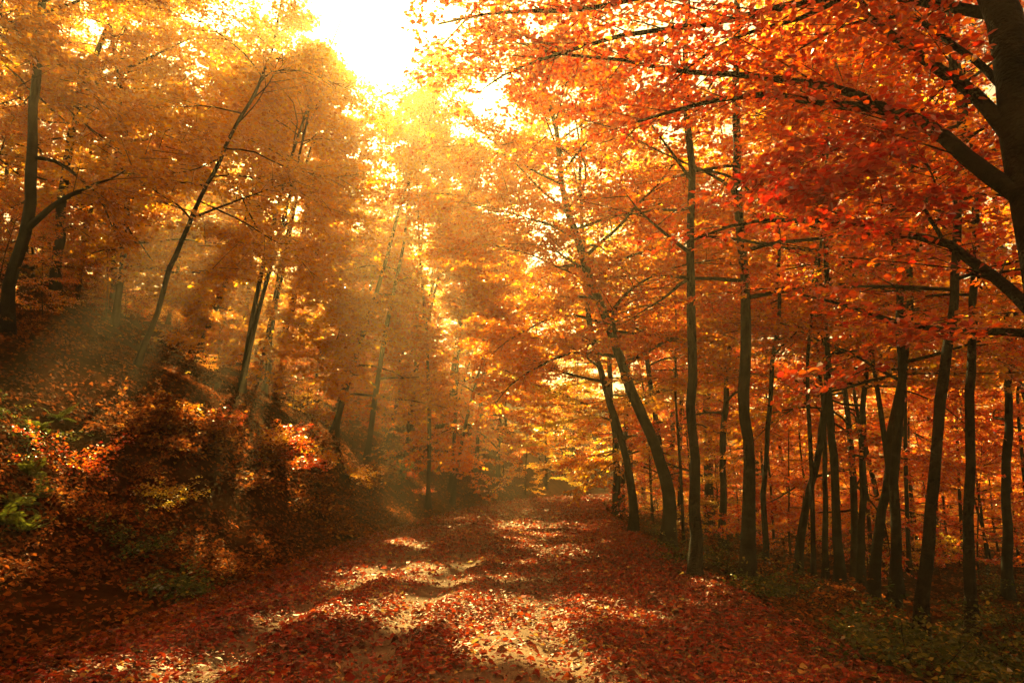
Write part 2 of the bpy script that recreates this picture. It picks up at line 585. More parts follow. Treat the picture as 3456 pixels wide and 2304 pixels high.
def build_tree(trunk, rad, label, leafmat, seed, group, n_limbs=24, t0=.3, spread=4.5, leaf=.1, per_limb=8, twigs=5, leaves=8,
               mask=open_gap, tint=(.5, .22), el=(1.0, .25), aim=None, aim_w=0., wood=False, extra=(), sides=13, name="beech_tree", fine=False, twig_len=.55, own_boughs=False, flat=.35, sec_len=.42):
    rng = np.random.default_rng(seed)
    base = trunk[0].copy()
    root = empty(name, base, label, "tree", group)
    mbt = MB()
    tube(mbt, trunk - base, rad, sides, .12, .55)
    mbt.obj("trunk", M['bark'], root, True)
    limbs = auto_limbs(trunk, rad, rng, n_limbs, t0, spread, el, aim=aim, aim_w=aim_w) if n_limbs else []
    for e in extra:
        limbs.append(e)
    mbw = MB()
    for pts, r in limbs:
        if mask is not None:
            k = mask(pts)
            cut = np.argmax(k) if k.any() else len(pts)
            if cut < 3:
                continue
            pts = pts[:cut]
        if own_boughs:
            one = MB()
            C = resample(pts, 12) if len(pts) > 2 else pts
            tube(one, C - base, np.linspace(r, r * .18, len(C)), 6, .06)
            one.obj("bough", M['bark'], root, True)
        else:
            tube(mbw, pts - base, np.linspace(r, r * .18, len(pts)), 5, .05)
    crown, mtw = MB(), MB()
    mk = None if mask is None else (lambda p: mask(p + 0))
    foliage(limbs, rng, leaf, per_limb, twigs, leaves, mask=mk, tint=tint, crown=crown, wood=mtw if wood else None, fine=fine, twig_len=twig_len, flat=flat, sec_len=sec_len)
    for a in range(len(crown.v)):
        crown.v[a] = (crown.v[a] - base).astype(np.float32)
    for a in range(len(mtw.v)):
        mtw.v[a] = (mtw.v[a] - base).astype(np.float32)
    if mbw.v:
        b = mbw.obj("branches", M['bark'], root, True)
        b["kind"] = "stuff"
    if mtw.v:
        b = mtw.obj("twigs", M['bark'], root, True)
        b["kind"] = "stuff"
    c = crown.obj("crown", M[leafmat], root)
    c["kind"] = "stuff"
    return root

def wobble(C, amp):
    s = np.r_[0, np.cumsum(np.linalg.norm(np.diff(C, axis=0), axis=1))]
    k = float(C[0].sum())
    w = np.stack([fbm(s * .9 + k * 3.1 + q * 17, s * 0 + q, 8 + q, 3) - .5 for q in range(3)], 1) * 2 * amp
    return w * sstep(0, .8, s)[:, None]

def trunk_from_px(pts, w, height, lean=(0, 0), n=40, sink=.25):
    """pts: photo pixels from the foot upward; stands where its foot meets the ground. w: width in photo px"""
    p0 = hit(*pts[0])
    Yd = p0[1]
    P = [p0]
    for (a, b) in pts[1:]:
        P.append(at_y(a, b, Yd))
    P = np.array(P)
    d = P[-1] - P[-2]
    d = d / np.linalg.norm(d)
    d = nrm(d * .6 + np.array((lean[0], lean[1], .8)))
    rest = height - (P[-1][2] - p0[2])
    if rest > 1:
        for q in (.33, .66, 1.0):
            P = np.vstack((P, P[-1] + d * rest * .34))
            d = nrm(d + np.array((random.gauss(0, .08), random.gauss(0, .08), .08)))
    P[0][2] -= sink
    C = resample(P, n)
    C = C + wobble(C, .07) * np.array((1, 1, 0))
    r0 = w / FPX * Yd / 2
    s = np.linspace(0, 1, n)
    rad = r0 * (1.0 - .80 * s ** 1.2)
    z = C[:, 2] - C[0, 2] - sink
    rad = rad * (1 + .25 * np.exp(-np.maximum(z, 0) / .5))
    return C, np.maximum(rad, .012)

# sun-holes: where the shafts of light land
for (px, py, r) in ((1385, 1830, .8), (60, 1600, 1.45), (760, 1520, .9), (1000, 1570, .8), (560, 1640, .6), (2080, 1760, .5), (1760, 1850, .5), (640, 1880, .4)):
    p = hit(px, py)
    SHAFTS.append((p[0], p[1], p[2], r))

# ---- the near tree on the verge, its boughs reaching over the road
def px_limb(pts, Y0, Y1, n=16):
    Ys = np.linspace(Y0, Y1, len(pts))
    C = resample(np.array([at_y(a, b, y) for (a, b), y in zip(pts, Ys)]), n)
    return C + wobble(C, .035)

def near_tree():
    rng = np.random.default_rng(3)
    tp = [at_y(3640, 2260, 4.3), at_y(3605, 1700, 4.3), at_y(3560, 1200, 4.3), at_y(3505, 820, 4.3), at_y(3440, 430, 4.3), at_y(3400, 100, 4.3)]
    tp[0][2] = float(ground(tp[0][0], tp[0][1])) - .2
    tp += [np.array((2.95, 4.6, 7.0)), np.array((2.9, 5.0, 10.0)), np.array((3.1, 5.2, 13.0))]
    trunk = resample(np.array(tp), 30)
    rad = np.linspace(.15, .03, 30)
    rad[:4] *= np.array((1.5, 1.25, 1.1, 1.03))
    base = trunk[0].copy()
    base[2] += .2
    root = empty("beech_tree", base, "dark near beech at the photo's edge with heavy boughs and red leaves over the road", "tree")
    mb = MB()
    tube(mb, trunk - base, rad, 16, .1, .4)
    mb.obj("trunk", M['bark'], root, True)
    L = [
        (px_limb([(3440, 660), (3281, 551), (3156, 448), (3053, 397), (2929, 371), (2745, 345), (2600, 315), (2450, 330), (2304, 370), (2144, 420)], 4.3, 6.3), .062),
        (px_limb([(3053, 397), (2914, 338), (2738, 294), (2560, 260), (2304, 242), (2107, 206), (1835, 169), (1740, 143)], 4.75, 6.8), .04),
        (px_limb([(3425, 480), (3296, 331), (3149, 220), (3039, 140), (2951, 73), (2892, 0), (2820, -120)], 4.3, 5.2), .055),
        (px_limb([(3560, 1120), (3456, 1029), (3369, 940), (3274, 867), (3178, 801), (3053, 790), (2877, 746), (2715, 742), (2583, 746), (2436, 771), (2304, 823)], 4.3, 6.2), .045),
        (px_limb([(3620, 1150), (3456, 1124), (3233, 1109), (3042, 1080), (2836, 1021), (2700, 990)], 4.3, 5.4), .034),
        (px_limb([(3178, 801), (3120, 698), (3149, 617), (3100, 520)], 4.7, 5.0), .016),
    ]
    hi = [
        (px_limb([(3400, -60), (2900, -150), (2400, -60), (1950, 30), (1650, 40), (1480, 90)], 4.5, 6.8, 14), .05),
        (px_limb([(3400, 60), (2900, -20), (2400, 80), (2000, 150), (1750, 230), (1640, 290)], 4.4, 7.4, 14), .045),
        (px_limb([(3390, -250), (2700, -350), (2100, -200), (1700, -60), (1500, 150)], 4.6, 8.6, 14), .05),
        (px_limb([(3395, -20), (3000, -60), (2700, 60), (2450, 150), (2250, 300)], 4.4, 6.0, 14), .035),
        (px_limb([(3420, 330), (3250, 180), (3050, 60), (2850, 90), (2700, 170)], 4.4, 5.4, 14), .03),
        (px_limb([(3400, 60), (3300, -60), (3150, 40), (3050, 170)], 4.4, 5.6, 10), .02),
        (limb_curve(trunk[20], 2.2, .5, 6.0, -.3, 12, rng), .045),
        (limb_curve(trunk[23], 1.6, .55, 5.0, -.3, 12, rng), .04),
        (limb_curve(trunk[25], .6, .6, 4.0, -.2, 12, rng), .035),
        (limb_curve(trunk[22], 3.0, .5, 5.0, -.2, 12, rng), .035),
    ]
    for pts, r in L + hi:
        b = MB()
        tube(b, pts - base, np.linspace(r, r * .22, len(pts)), 9, .06)
        b.obj("bough", M['bark'], root, True)
    tw, crown = MB(), MB()
    def msk(p):
        return open_gap(p) | (p[:, 1] < 3.4)
    foliage([l for l in L], rng, .064, 22, 8, 7, sec_len=.38, mask=msk, fine=True, crown=crown, wood=tw, wood_r=.007, twig_len=.34, flat=.45, tint=(.24, .24), start=.12)
    foliage(hi, rng, .064, 20, 8, 7, sec_len=.38, mask=msk, fine=True, crown=crown, wood=tw, wood_r=.007, twig_len=.36, flat=.45, tint=(.27, .24))
    # dark red sprays hanging between the boughs
    cl = [(px_limb([(3178, 801), (3010, 700), (2900, 640), (2780, 640)], 4.5, 4.2, 8), .012),
          (px_limb([(3053, 397), (2990, 500), (2890, 560), (2760, 600)], 4.6, 4.3, 8), .012),
          (px_limb([(2929, 371), (2860, 480), (2760, 540), (2640, 570)], 4.9, 4.7, 8), .012)]
    low = [(px_limb([(3233, 1109), (3100, 1170), (2980, 1220), (2880, 1260)], 4.6, 4.8, 8), .012),
           (px_limb([(3042, 1080), (2950, 1160), (2850, 1220), (2760, 1270)], 4.8, 5.2, 8), .012)]
    foliage(low, rng, .066, 14, 6, 6, sec_len=.34, mask=msk, fine=True, crown=crown, wood=tw, wood_r=.005, twig_len=.28, flat=.6, tint=(.3, .22), start=.05)
    crim = MB()
    foliage(cl, rng, .068, 18, 8, 7, sec_len=.42, fine=True, crown=crim, wood=tw, wood_r=.005, twig_len=.3, flat=.5, tint=(.5, .3), start=.05)
    for m_, nm, mt in ((tw, "twigs", 'bark'), (crown, "crown", 'red'), (crim, "crimson_crown", 'crimson')):
        # the largest leaves in view become parts of their own
        for a in range(len(m_.v)):
            m_.v[a] = (m_.v[a] - base).astype(np.float32)
        if nm != "twigs":
            V, F, T = np.concatenate(m_.v), np.concatenate(m_.f), np.concatenate(m_.t)
            c = V.reshape(-1, 6, 3).mean(1) + base - CAM
            cp, sp = math.cos(PITCH), math.sin(PITCH)
            dep = c[:, 1] * cp + c[:, 2] * sp
            vx, vy = c[:, 0] / dep, (c[:, 2] * cp - c[:, 1] * sp) / dep
            seen = (np.abs(vx) < .74) & (np.abs(vy) < .49)
            take = np.where(seen)[0][np.argsort(dep[seen])][:150]
            for k in take:
                lm = MB()
                o0 = V[k * 6]
                lm.add(V[k * 6:k * 6 + 6] - o0, np.array(((0, 1, 2, 3), (0, 3, 4, 5))), T[k * 2:k * 2 + 2])
                lo = lm.obj("leaf", M[mt], root)
                lo.location = o0
            keep = np.ones(len(V) // 6, bool)
            keep[take] = False
            m_ = MB()
            m_.add(V.reshape(-1, 6, 3)[keep].reshape(-1, 3), ((np.arange(keep.sum()) * 6)[:, None, None] + np.array(((0, 1, 2, 3), (0, 3, 4, 5)))[None]).reshape(-1, 4), T.reshape(-1, 2)[keep].ravel())
        o = m_.obj(nm, M[mt], root, nm == "twigs")
        o["kind"] = "stuff"
    return root
near_tree()

# ---- trunks along the right verge and down the slope beyond it
RIGHT = [
    # pixels up the trunk, width, height, leaf colour, label
    ([(2081, 1741), (2080, 1600), (2075, 1480), (2060, 1330)], 25, 15, 'yellow', "slim yellow beech farthest along the verge, where the road bends away"),
    ([(2137, 1794), (2134, 1659), (2114, 1557), (2089, 1455), (2062, 1380), (2020, 1230)], 27, 16, 'orange', "thin beech curving over the road, standing before the bend"),
    ([(2252, 1843), (2254, 1659), (2216, 1516), (2165, 1404), (2104, 1240), (2040, 1060), (1954, 823), (1895, 602)], 42, 15, 'orange', "strongly leaning beech on the verge, its trunk arching over the road"),
    ([(2262, 1760), (2270, 1435), (2277, 1250), (2285, 1000)], 20, 16, 'red', "thin straight trunk rising just behind the strongly leaning beech"),
    ([(2349, 1947), (2345, 1750), (2339, 1557), (2334, 1200), (2336, 896)], 36, 17, 'red', "straight smooth beech at the road's edge, beside the strongly leaning one"),
    ([(2392, 1797), (2391, 1600), (2385, 1353), (2398, 1000)], 34, 18, 'red', "straight beech standing behind the gap between two verge trunks"),
    ([(2443, 1853), (2441, 1527), (2451, 1327), (2465, 1100)], 24, 16, 'red', "thin dark trunk in front of the glowing leaves, left of the flared beech"),
    ([(2520, 1955), (2532, 1710), (2521, 1455), (2517, 1251), (2512, 1000)], 42, 18, 'red', "thick beech with a flared foot on the verge"),
    ([(2576, 1930), (2586, 1557), (2600, 1300), (2625, 1080)], 18, 15, 'gold', "very thin trunk close behind the flared beech"),
    ([(2695, 1953), (2706, 1798), (2734, 1636), (2770, 1480), (2790, 1300)], 25, 14, 'gold', "forked beech leaning away from the road down the slope"),
    ([(2783, 1960), (2784, 1622), (2775, 1380)], 18, 15, 'gold', "thin pole-like beech between the forked and the crooked tree"),
    ([(2836, 1967), (2822, 1763), (2808, 1517), (2800, 1300), (2770, 1000)], 29, 17, 'orange', "crooked dark beech in the middle of the slope trees"),
    ([(2906, 1974), (2910, 1690), (2913, 1411), (2925, 1200)], 23, 16, 'gold', "thin half-hidden trunk beyond the crooked beech"),
    ([(2945, 2020), (2966, 1798), (3001, 1552), (3022, 1376), (3060, 1180)], 31, 16, 'red', "beech leaning right, its crown crossing the straight trunk beside it"),
    ([(3012, 2038), (3022, 1798), (3026, 1550), (3040, 1250)], 32, 17, 'red', "straight beech crossed by its leaning neighbour on the slope"),
    ([(3096, 2164), (3128, 1833), (3163, 1517), (3191, 1221), (3240, 700)], 38, 16, 'red', "nearest slope beech, bare and leaning right above the green shrubs"),
    ([(3276, 2150), (3276, 1833), (3272, 1480), (3272, 1200), (3290, 900)], 33, 17, 'orange', "upright dark beech behind the green shrubs"),
    ([(3402, 2024), (3396, 1552), (3405, 1200)], 30, 17, 'red', "upright trunk nearest the photo's right edge among the slope trees"),
]
for q, (pts, w, h, mt, lab) in enumerate(RIGHT):
    C, rad = trunk_from_px(pts, w, h)
    near = C[0][1] < 16
    ext = [(px_limb([(2080, 1460), (1990, 1468), (1890, 1488), (1790, 1500)], C[0][1], C[0][1] - 1.5, 8), .03), (px_limb([(2075, 1420), (2000, 1400), (1920, 1420), (1850, 1440)], C[0][1], C[0][1] - 2.5, 8), .03)] if q == 0 else []
    build_tree(C, rad, lab, mt, 100 + q, "beeches along the verge and slope", mask=verge_gap, extra=ext, n_limbs=34 if q == 2 else 27, t0=.3, spread=5.0 if q in (1, 2) else (4.4 if w > 22 else 3.2), leaf=.10 if near else .12,
               per_limb=17 if q in (1, 2) else 10, twigs=8 if q in (1, 2) else 6, leaves=9, tint=(.55, .24), wood=True, own_boughs=True, el=(1.0, .15), flat=.7, sec_len=.5)

# ---- trees of the left bank that show their trunks
LEFT = [
    ([(20, 1120), (31, 967), (61, 855), (95, 735), (110, 367), (147, 0)], 40, 17, 'brownish', "dark trunk with a long crooked bough, at the photo's left edge", [[(92, 773), (204, 676), (332, 620), (398, 595), (440, 560), (490, 520), (620, 480)]]),
    ([(190, 1010), (204, 727), (220, 588), (279, 294), (367, 73), (390, -40)], 34, 17, 'gold', "dark trunk leaning right beside the one with the crooked bough", [[(290, 300), (420, 235), (560, 170), (640, 130)]]),
    ([(455, 1235), (520, 1085), (551, 967), (597, 845), (638, 753), (673, 676), (735, 560), (800, 420), (880, 280)], 18, 17, 'gold', "slender bank beech sweeping up to the right into gold leaves", [[(590, 860), (690, 825), (800, 815), (960, 820)], [(551, 930), (660, 915), (820, 890), (980, 850)], [(640, 740), (760, 690), (900, 640), (1050, 600)]]),
    ([(889, 1278), (930, 1170), (970, 1087), (1010, 900)], 24, 16, 'gold', "thin slanted trunk halfway along the bank, leaning to the road", []),
    ([(1150, 1340), (1165, 1250), (1195, 1130), (1230, 960)], 17, 16, 'orange', "thin sapling trunk on the bank, nearest the pale shaft of light", []),
    ([(1367, 1447), (1385, 1410), (1400, 1370), (1440, 1150)], 24, 20, 'orange', "curved trunk rooted on the bank top above the road's bend", []),
    ([(1455, 1528), (1470, 1470), (1495, 1420), (1540, 1200)], 30, 20, 'orange', "forked trunk overhanging the bank above the road's bend", [[(1462, 1490), (1450, 1430), (1445, 1380), (1400, 1200)]]),
    ([(418, 1010), (415, 720), (432, 500), (430, 300)], 20, 18, 'gold', "thin upright trunk behind the crooked bough", []),
]
for q, (pts, w, h, mt, lab, ex) in enumerate(LEFT):
    C, rad = trunk_from_px(pts, w, h)
    Yd = C[0][1]
    extra = [(px_limb(e, Yd, Yd - .8, 12), .3 * w / FPX * Yd) for e in ex]
    build_tree(C, rad, lab, 'gold' if mt == 'brownish' else mt, 200 + q, "beeches rooted on the bank", n_limbs=26, t0=.26, spread=4.3, leaf=.12,
               per_limb=14, twigs=8, leaves=9, tint=(.45 if mt != 'brownish' else .25, .22), wood=Yd < 22, own_boughs=True, el=(1.0, .0), extra=extra, aim=-.3, aim_w=.35, flat=.7, sec_len=.5)

# ---- the wood further up the hillside and round the bend: each tree by itself
rng = np.random.default_rng(11)
HILL = []
def far_enough(x, y, d, L):
    return all((x - a) ** 2 + (y - b) ** 2 > d * d for a, b in L)
tries = 0
while len(HILL) < 26 and tries < 6000:
    tries += 1
    y = rng.uniform(22, 68)
    u = -rng.uniform(6.5, 36)
    x = float(road_c(y)) + u
    if y > 44 and x / y < -.25:
        continue
    if x / y < -.95 or x / y > .28:
        continue
    if not far_enough(x, y, 4.2, HILL):
        continue
    HILL.append((x, y))
k = 0
while k < 7:
    y = rng.uniform(27, 42)
    x = -y * rng.uniform(.5, .9)
    if far_enough(x, y, 3.6, HILL):
        HILL.append((x, y))
        k += 1
HILL += [(-13.5, 36.0), (-16.5, 40.0), (-3.7, 31.0), (-3.2, 37.0), (-7.6, 29.0), (-10.4, 26.0), (-5.4, 34.0), (-11.5, 31.5), (-7.0, 38.5), (-3.6, 41.0), (-2.6, 47.5), (-5.6, 53.0), (-1.2, 60.0), (6.2, 40.0), (8.0, 47.0), (10.5, 56.0), (7.4, 33.0), (3.4, 70.0)]
HILL.sort(key=lambda p: p[1])
def straight_trunk(x, y, h, r, rng, lean=(0, 0), n=18):
    z = float(ground(x, y))
    P = [np.array((x, y, z - .3))]
    d = np.array((lean[0] + rng.normal(0, .05), lean[1] + rng.normal(0, .05), 1.0))
    for q in range(5):
        d = nrm(d + rng.normal(0, .05, 3) * np.array((1, 1, 0)))
        P.append(P[-1] + d * h / 5)
    C = resample(np.array(P), n)
    s = np.linspace(0, 1, n)
    rad = r * (1 - .82 * s ** 1.1)
    rad[0] *= 1.5
    return C, rad
# ---- shared crowns for the wood beyond the verge and beyond the bend
def proto(seed, h, n_limbs, t0, spread, leaf, per_limb, twigs, leaves, r, twig_len, el=(1.0, .1)):
    rng = np.random.default_rng(seed)
    P = [np.array((0, 0, -.3))]
    d = np.array((0, 0, 1.0))
    for q in range(5):
        d = nrm(d + rng.normal(0, .07, 3) * np.array((1, 1, 0)))
        P.append(P[-1] + d * h / 5)
    C = resample(np.array(P), 16)
    s = np.linspace(0, 1, 16)
    rad = r * (1 - .82 * s ** 1.1)
    rad[0] *= 1.5
    mt, mw, mc = MB(), MB(), MB()
    tube(mt, C, rad, 7, .06)
    limbs = auto_limbs(C, rad, rng, n_limbs, t0, spread, el)
    for pts, rr in limbs:
        tube(mw, pts, np.linspace(rr, rr * .2, len(pts)), 4)
    foliage(limbs, rng, leaf, per_limb, twigs, leaves, mask=sun_holes(seed % 17), crown=mc, twig_len=twig_len, tint=(.52, .26), flat=.7, sec_len=.5)
    return mt.mesh("trunk", M['bark'], True), mw.mesh("branches", M['bark'], True), mc.mesh("crown", M['orange'])
def blocks(x, y, h, rad):
    z0 = float(ground(x, y))
    P = np.stack((np.full(12, x), np.full(12, y), z0 + np.linspace(.1, 1, 12) * h), 1)
    for (sx, sy, sz, r) in SHAFTS:
        q = P - np.array((sx, sy, sz))
        t = np.maximum(q @ SUN_DIR, 0)
        if (np.linalg.norm(q - t[:, None] * SUN_DIR, axis=1) < r + rad).any():
            return True
    return False
def place(pr, name, loc, rz, scale, mat, label, group):
    root = empty(name, loc, label, "tree", group)
    root.rotation_euler = (0, 0, (rz % 1.0) * .9 - .45)
    root.scale = (scale,) * 3
    for nm, me in zip(("trunk", "branches", "crown"), pr):
        o = link(nm, me, root)
        if nm == "crown":
            o["kind"] = "stuff"
            o.material_slots[0].link = 'OBJECT'
            o.material_slots[0].material = M[mat]
        if nm == "branches":
            o["kind"] = "stuff"
    return root
TALL = [proto(500 + q, 21, 32, .14, 4.8, .17, 11, 7, 9, .15, .75, (1.0, .0)) for q in range(4)]
LOW = [proto(520 + q, 4.2, 16, .14, 2.0, .085, 9, 6, 8, .028, .42, (.7, .05)) for q in range(5)]
MID = [proto(540 + q, 8.5, 22, .10, 2.8, .125, 11, 7, 9, .055, .55, (.8, .0)) for q in range(4)]

def on_sun_path(x, y):
    return y < 62 and (abs(math.degrees(math.atan2(x, y)) + 17) < 13)
for q, (x, y) in enumerate(HILL):
    frac = x / y
    mt = 'gold' if rng.random() < (.8 if frac < -.25 else .25) else 'orange'
    lab = "tall beech in the leafy wood climbing the hillside behind the bank"
    if on_sun_path(x, y):
        h = rng.uniform(20.5, 22.5) if x > -4.5 and y < 46 else rng.uniform(16, 19) if y < 36 else (rng.uniform(17, 20) if y < 44 else rng.uniform(11, 14))
        C, rad = straight_trunk(x, y, h, rng.uniform(.09, .14), rng, (.12, -.02))
        build_tree(C, rad, lab, mt, 300 + q, "hillside beeches behind the bank",
               n_limbs=32, t0=.1, spread=4.8, leaf=.16 if y < 30 else .20, per_limb=12, twigs=7, leaves=8, tint=(.5, .24), el=(1.0, .0), sides=6, twig_len=.75, flat=.7, sec_len=.5)
    else:
        place(TALL[q % 4], "beech_tree", (x, y, float(ground(x, y))), rng.uniform(0, 6.28), (rng.uniform(.8, 1.0) if y < 40 else rng.uniform(.6, .75)) if frac < -.1 else rng.uniform(1.05, 1.25), mt, lab, "hillside beeches behind the bank")


pts = []
tries = 0
while len(pts) < 46 and tries < 9000:          # beyond the right verge
    tries += 1
    y = rng.uniform(21, 95)
    x = float(road_c(y)) + rng.uniform(6, 62)
    if x / y > .92 or not far_enough(x, y, 3.4, pts):
        continue
    pts.append((x, y))
for q, (x, y) in enumerate(sorted(pts, key=lambda p: p[1])):
    place(TALL[q % 4], "beech_tree", (x, y, float(ground(x, y))), rng.uniform(0, 6.28), rng.uniform(.75, 1.0), ('orange', 'gold', 'red', 'red')[int(rng.integers(4))],
          "slender background beech standing deep in the wood beyond the verge", "background beeches beyond the verge")
POLE = [proto(560 + q, 17, 22, .46, 3.2, .14, 10, 7, 9, .075, .65, (1.0, .1)) for q in range(3)]
poles = []
tries = 0
while len(poles) < 24 and tries < 9000:
    tries += 1
    y = rng.uniform(14, 42)
    x = float(road_c(y)) + rng.uniform(5.2, 26)
    if x / y > .86 or not far_enough(x, y, 1.7, poles):
        continue
    poles.append((x, y))
for q, (x, y) in enumerate(poles):
    place(POLE[q % 3], "beech_tree", (x, y, float(ground(x, y))), rng.uniform(0, 6.28), rng.uniform(.7, 1.1), ('orange', 'red', 'orange', 'gold')[int(rng.integers(4))],
          "slim pole", "slim pole beeches on the slope")
pts2 = []
tries = 0
while len(pts2) < 40 and tries < 9000:         # round the bend and on the far hill
    tries += 1
    y = rng.uniform(70, 150)
    x = rng.uniform(-75, 40)
    if abs(x - float(road_c(y))) < 6 or not far_enough(x, y, 5.0, pts2) or x > float(road_c(y)):
        continue
    pts2.append((x, y))
for q, (x, y) in enumerate(sorted(pts2, key=lambda p: p[1])):
    place(TALL[q % 4], "beech_tree", (x, y, float(ground(x, y))), rng.uniform(0, 6.28), rng.uniform(.9, 1.2), ('orange', 'gold', 'gold')[int(rng.integers(3))],
          "distant beech of the far wood seen beyond the road's bend", "distant beeches beyond the bend")

# ---- understorey: saplings with low layered leaves
SAP = []
tries = 0
while len(SAP) < 44 and tries < 9000:
    tries += 1
    y = rng.uniform(24, 62)
    x = float(road_c(y)) + rng.uniform(5.5, 40)
    if x / y > .85 or not far_enough(x, y, 1.9, SAP):
        continue
    SAP.append((x, y))
for q, (x, y) in enumerate(sorted(SAP, key=lambda p: p[1])):
    place(LOW[q % 5], "beech_sapling", (x, y, float(ground(x, y))), rng.uniform(0, 6.28), rng.uniform(.7, 1.5), ('red', 'yellow', 'orange', 'gold', 'red')[int(rng.integers(5))],
          "low sapling with layered leaves among the trunks beyond the verge", "saplings beyond the verge")
SAPL = []
tries = 0
while len(SAPL) < 52 and tries < 9000:
    tries += 1
    y = rng.uniform(9.5, 50)
    x = float(road_c(y)) - rng.uniform(5.2, 26)
    if (y > 19 and float(road_c(y)) - x < 9.5) or x / y < -.9 or not far_enough(x, y, 1.7, SAPL) or blocks(x, y, 3, .9):
        continue
    SAPL.append((x, y))
for q, (x, y) in enumerate(sorted(SAPL, key=lambda p: p[1])):
    place(LOW[q % 5], "beech_sapling", (x, y, float(ground(x, y))), rng.uniform(0, 6.28), rng.uniform(.4, .8), ('red', 'orange', 'brown', 'gold', 'brown')[int(rng.integers(5))],
          "low rusty-leaved sapling growing on the shaded bank", "saplings on the bank")

# ---- the same wood goes on behind the viewpoint and shades the road
for q, (x, y) in enumerate([(-7, -3), (-12, 3), (6.5, -4), (9.5, 1.5), (-5.5, -11), (5.5, -12), (0, -21), (-12, -12), (12, -12), (-18, -4), (16, -3), (-8, -22), (8, -23), (13, 6), (-15, 8)]):
    place(TALL[q % 4], "beech_tree", (x, y, float(ground(x, y))), q * 1.3, .85, 'orange', "beech of the wood behind the viewpoint, out of the picture", "beeches behind the viewpoint")
# ---- half-grown beeches that fill the wood below the tall crowns
for side, lab, grp in ((-1, "half-grown beech clothed in leaves to the ground on the hillside", "half-grown beeches on the hillside"), (1, "half-grown beech filling the wood between the trunks beyond the verge", "half-grown beeches beyond the verge")):
    got = []
    tries = 0
    while len(got) < 36 and tries < 9000:
        tries += 1
        y = rng.uniform(17 if side < 0 else 24, 75)
        x = float(road_c(y)) + side * rng.uniform(11 if side < 0 else 7.5, 38)
        if abs(x / y) > .9 or not far_enough(x, y, 2.8, got) or blocks(x, y, 8.5, 1.9):
            continue
        got.append((x, y))
    for q, (x, y) in enumerate(sorted(got, key=lambda p: p[1])):
        place(MID[q % 4], "beech_tree", (x, y, float(ground(x, y))), rng.uniform(0, 6.28), rng.uniform(.7, 1.15), (('gold', 'yellow', 'orange') if side < 0 else ('yellow', 'orange', 'red'))[int(rng.integers(3))], lab, grp)

for q, (x, y, c) in enumerate([(1.2, 62.0, 'gold'), (3.4, 70.0, 'yellow'), (6.4, 77.0, 'gold'), (10.2, 85.0, 'yellow'), (14.5, 93.0, 'gold'), (7.6, 88.0, 'orange')]):
    place(MID[q % 4], "beech_tree", (x, y, float(ground(x, y))), q * .37, 1.15, c, "half-grown", "half-grown beeches at the bend")

# ------------------------------------------------------------------ shrubs, ferns
def shrub(loc, h, n, leaf, mat, label, group, seed, name="leafy_shrub", spread=.7):
    rng = np.random.default_rng(seed)
    root = empty(name, loc, label, "shrub", group)
    limbs = []
    for q in range(n):
        a = rng.uniform(0, 6.28)
        limbs.append((limb_curve((rng.normal(0, .06), rng.normal(0, .06), -.05), a, rng.uniform(.5, 1.3), h * rng.uniform(.7, 1.2), -spread, 7, rng), .008))
    for pts, r in limbs:
        b = MB()
        tube(b, pts, np.linspace(r, r * .3, len(pts)), 4)
        b.obj("stem", M['bark'], root, True)
    mc = MB()
    foliage(limbs, rng, leaf, 9, 4, 5, sec_len=.32, start=.1, twig_len=.22, flat=.6, tint=(.45, .28), fine=loc[1] < 11, crown=mc)
    c = mc.obj("foliage", M[mat], root)
    c["kind"] = "stuff"
    return root
for q, (px, py, h) in enumerate([(3050, 2230, .6), (3200, 2200, .75), (3350, 2260, .8), (3420, 2130, .8), (2980, 2180, .4), (3130, 2290, .55), (3440, 2290, .7), (3390, 2000, .7)]):
    p = hit(px, py)
    shrub(p, h, 9, .06, 'green', "dull green leafy shrub in the ditch below the verge", "green shrubs in the ditch", 700 + q)
for q, (px, py, h, mt) in enumerate([(2290, 1900, .5, 'green'), (2420, 1880, .8, 'green'), (2460, 1930, .7, 'green'), (2180, 1800, .6, 'green'), (2240, 1790, .8, 'brown'), (2620, 1960, .6, 'brown'), (2680, 2020, .5, 'green'), (2560, 2010, .4, 'green'), (2760, 2060, .5, 'brown')]):
    p = hit(px, py)
    shrub(p, h, 8, .055, mt, "small olive shrub at the foot of the verge trunks" if mt == 'green' else "small brown-leaved shrub among the verge trunks", "shrubs at the verge trunks", 720 + q)
for q, (px, py, h, mt) in enumerate([(650, 1900, .5, 'brown'), (760, 1960, .45, 'brown'), (560, 1700, .6, 'yellow'), (430, 1620, .6, 'brown'), (900, 1560, .7, 'red'), (700, 1500, .7, 'brown'), (820, 1660, .7, 'brown'), (480, 1860, .5, 'green'),
                                    (300, 1760, .7, 'brown'), (560, 2010, .35, 'green'), (1050, 1720, .6, 'brown'), (1010, 1580, .8, 'red'), (1240, 1650, .7, 'brown'), (1560, 1640, .8, 'brown'), (1680, 1600, .9, 'brown'),
                                    (250, 1600, .9, 'red'), (1130, 1800, .5, 'brown'), (1350, 1600, .9, 'green'), (380, 1450, 1.0, 'brown'), (600, 1480, .9, 'brown'), (150, 1500, .9, 'green')]):
    p = hit(px, py)
    shrub(p, h, 9, .06 if p[1] < 14 else .09, mt, {"brown": "dry brown shrub on the leaf-covered bank", "red": "rusty red shrub on the sunlit crest of the bank", "yellow": "yellow-green shrub halfway up the bank",
          "green": "green shrub on the shaded side of the bank"}[mt], "shrubs on the bank", 740 + q)

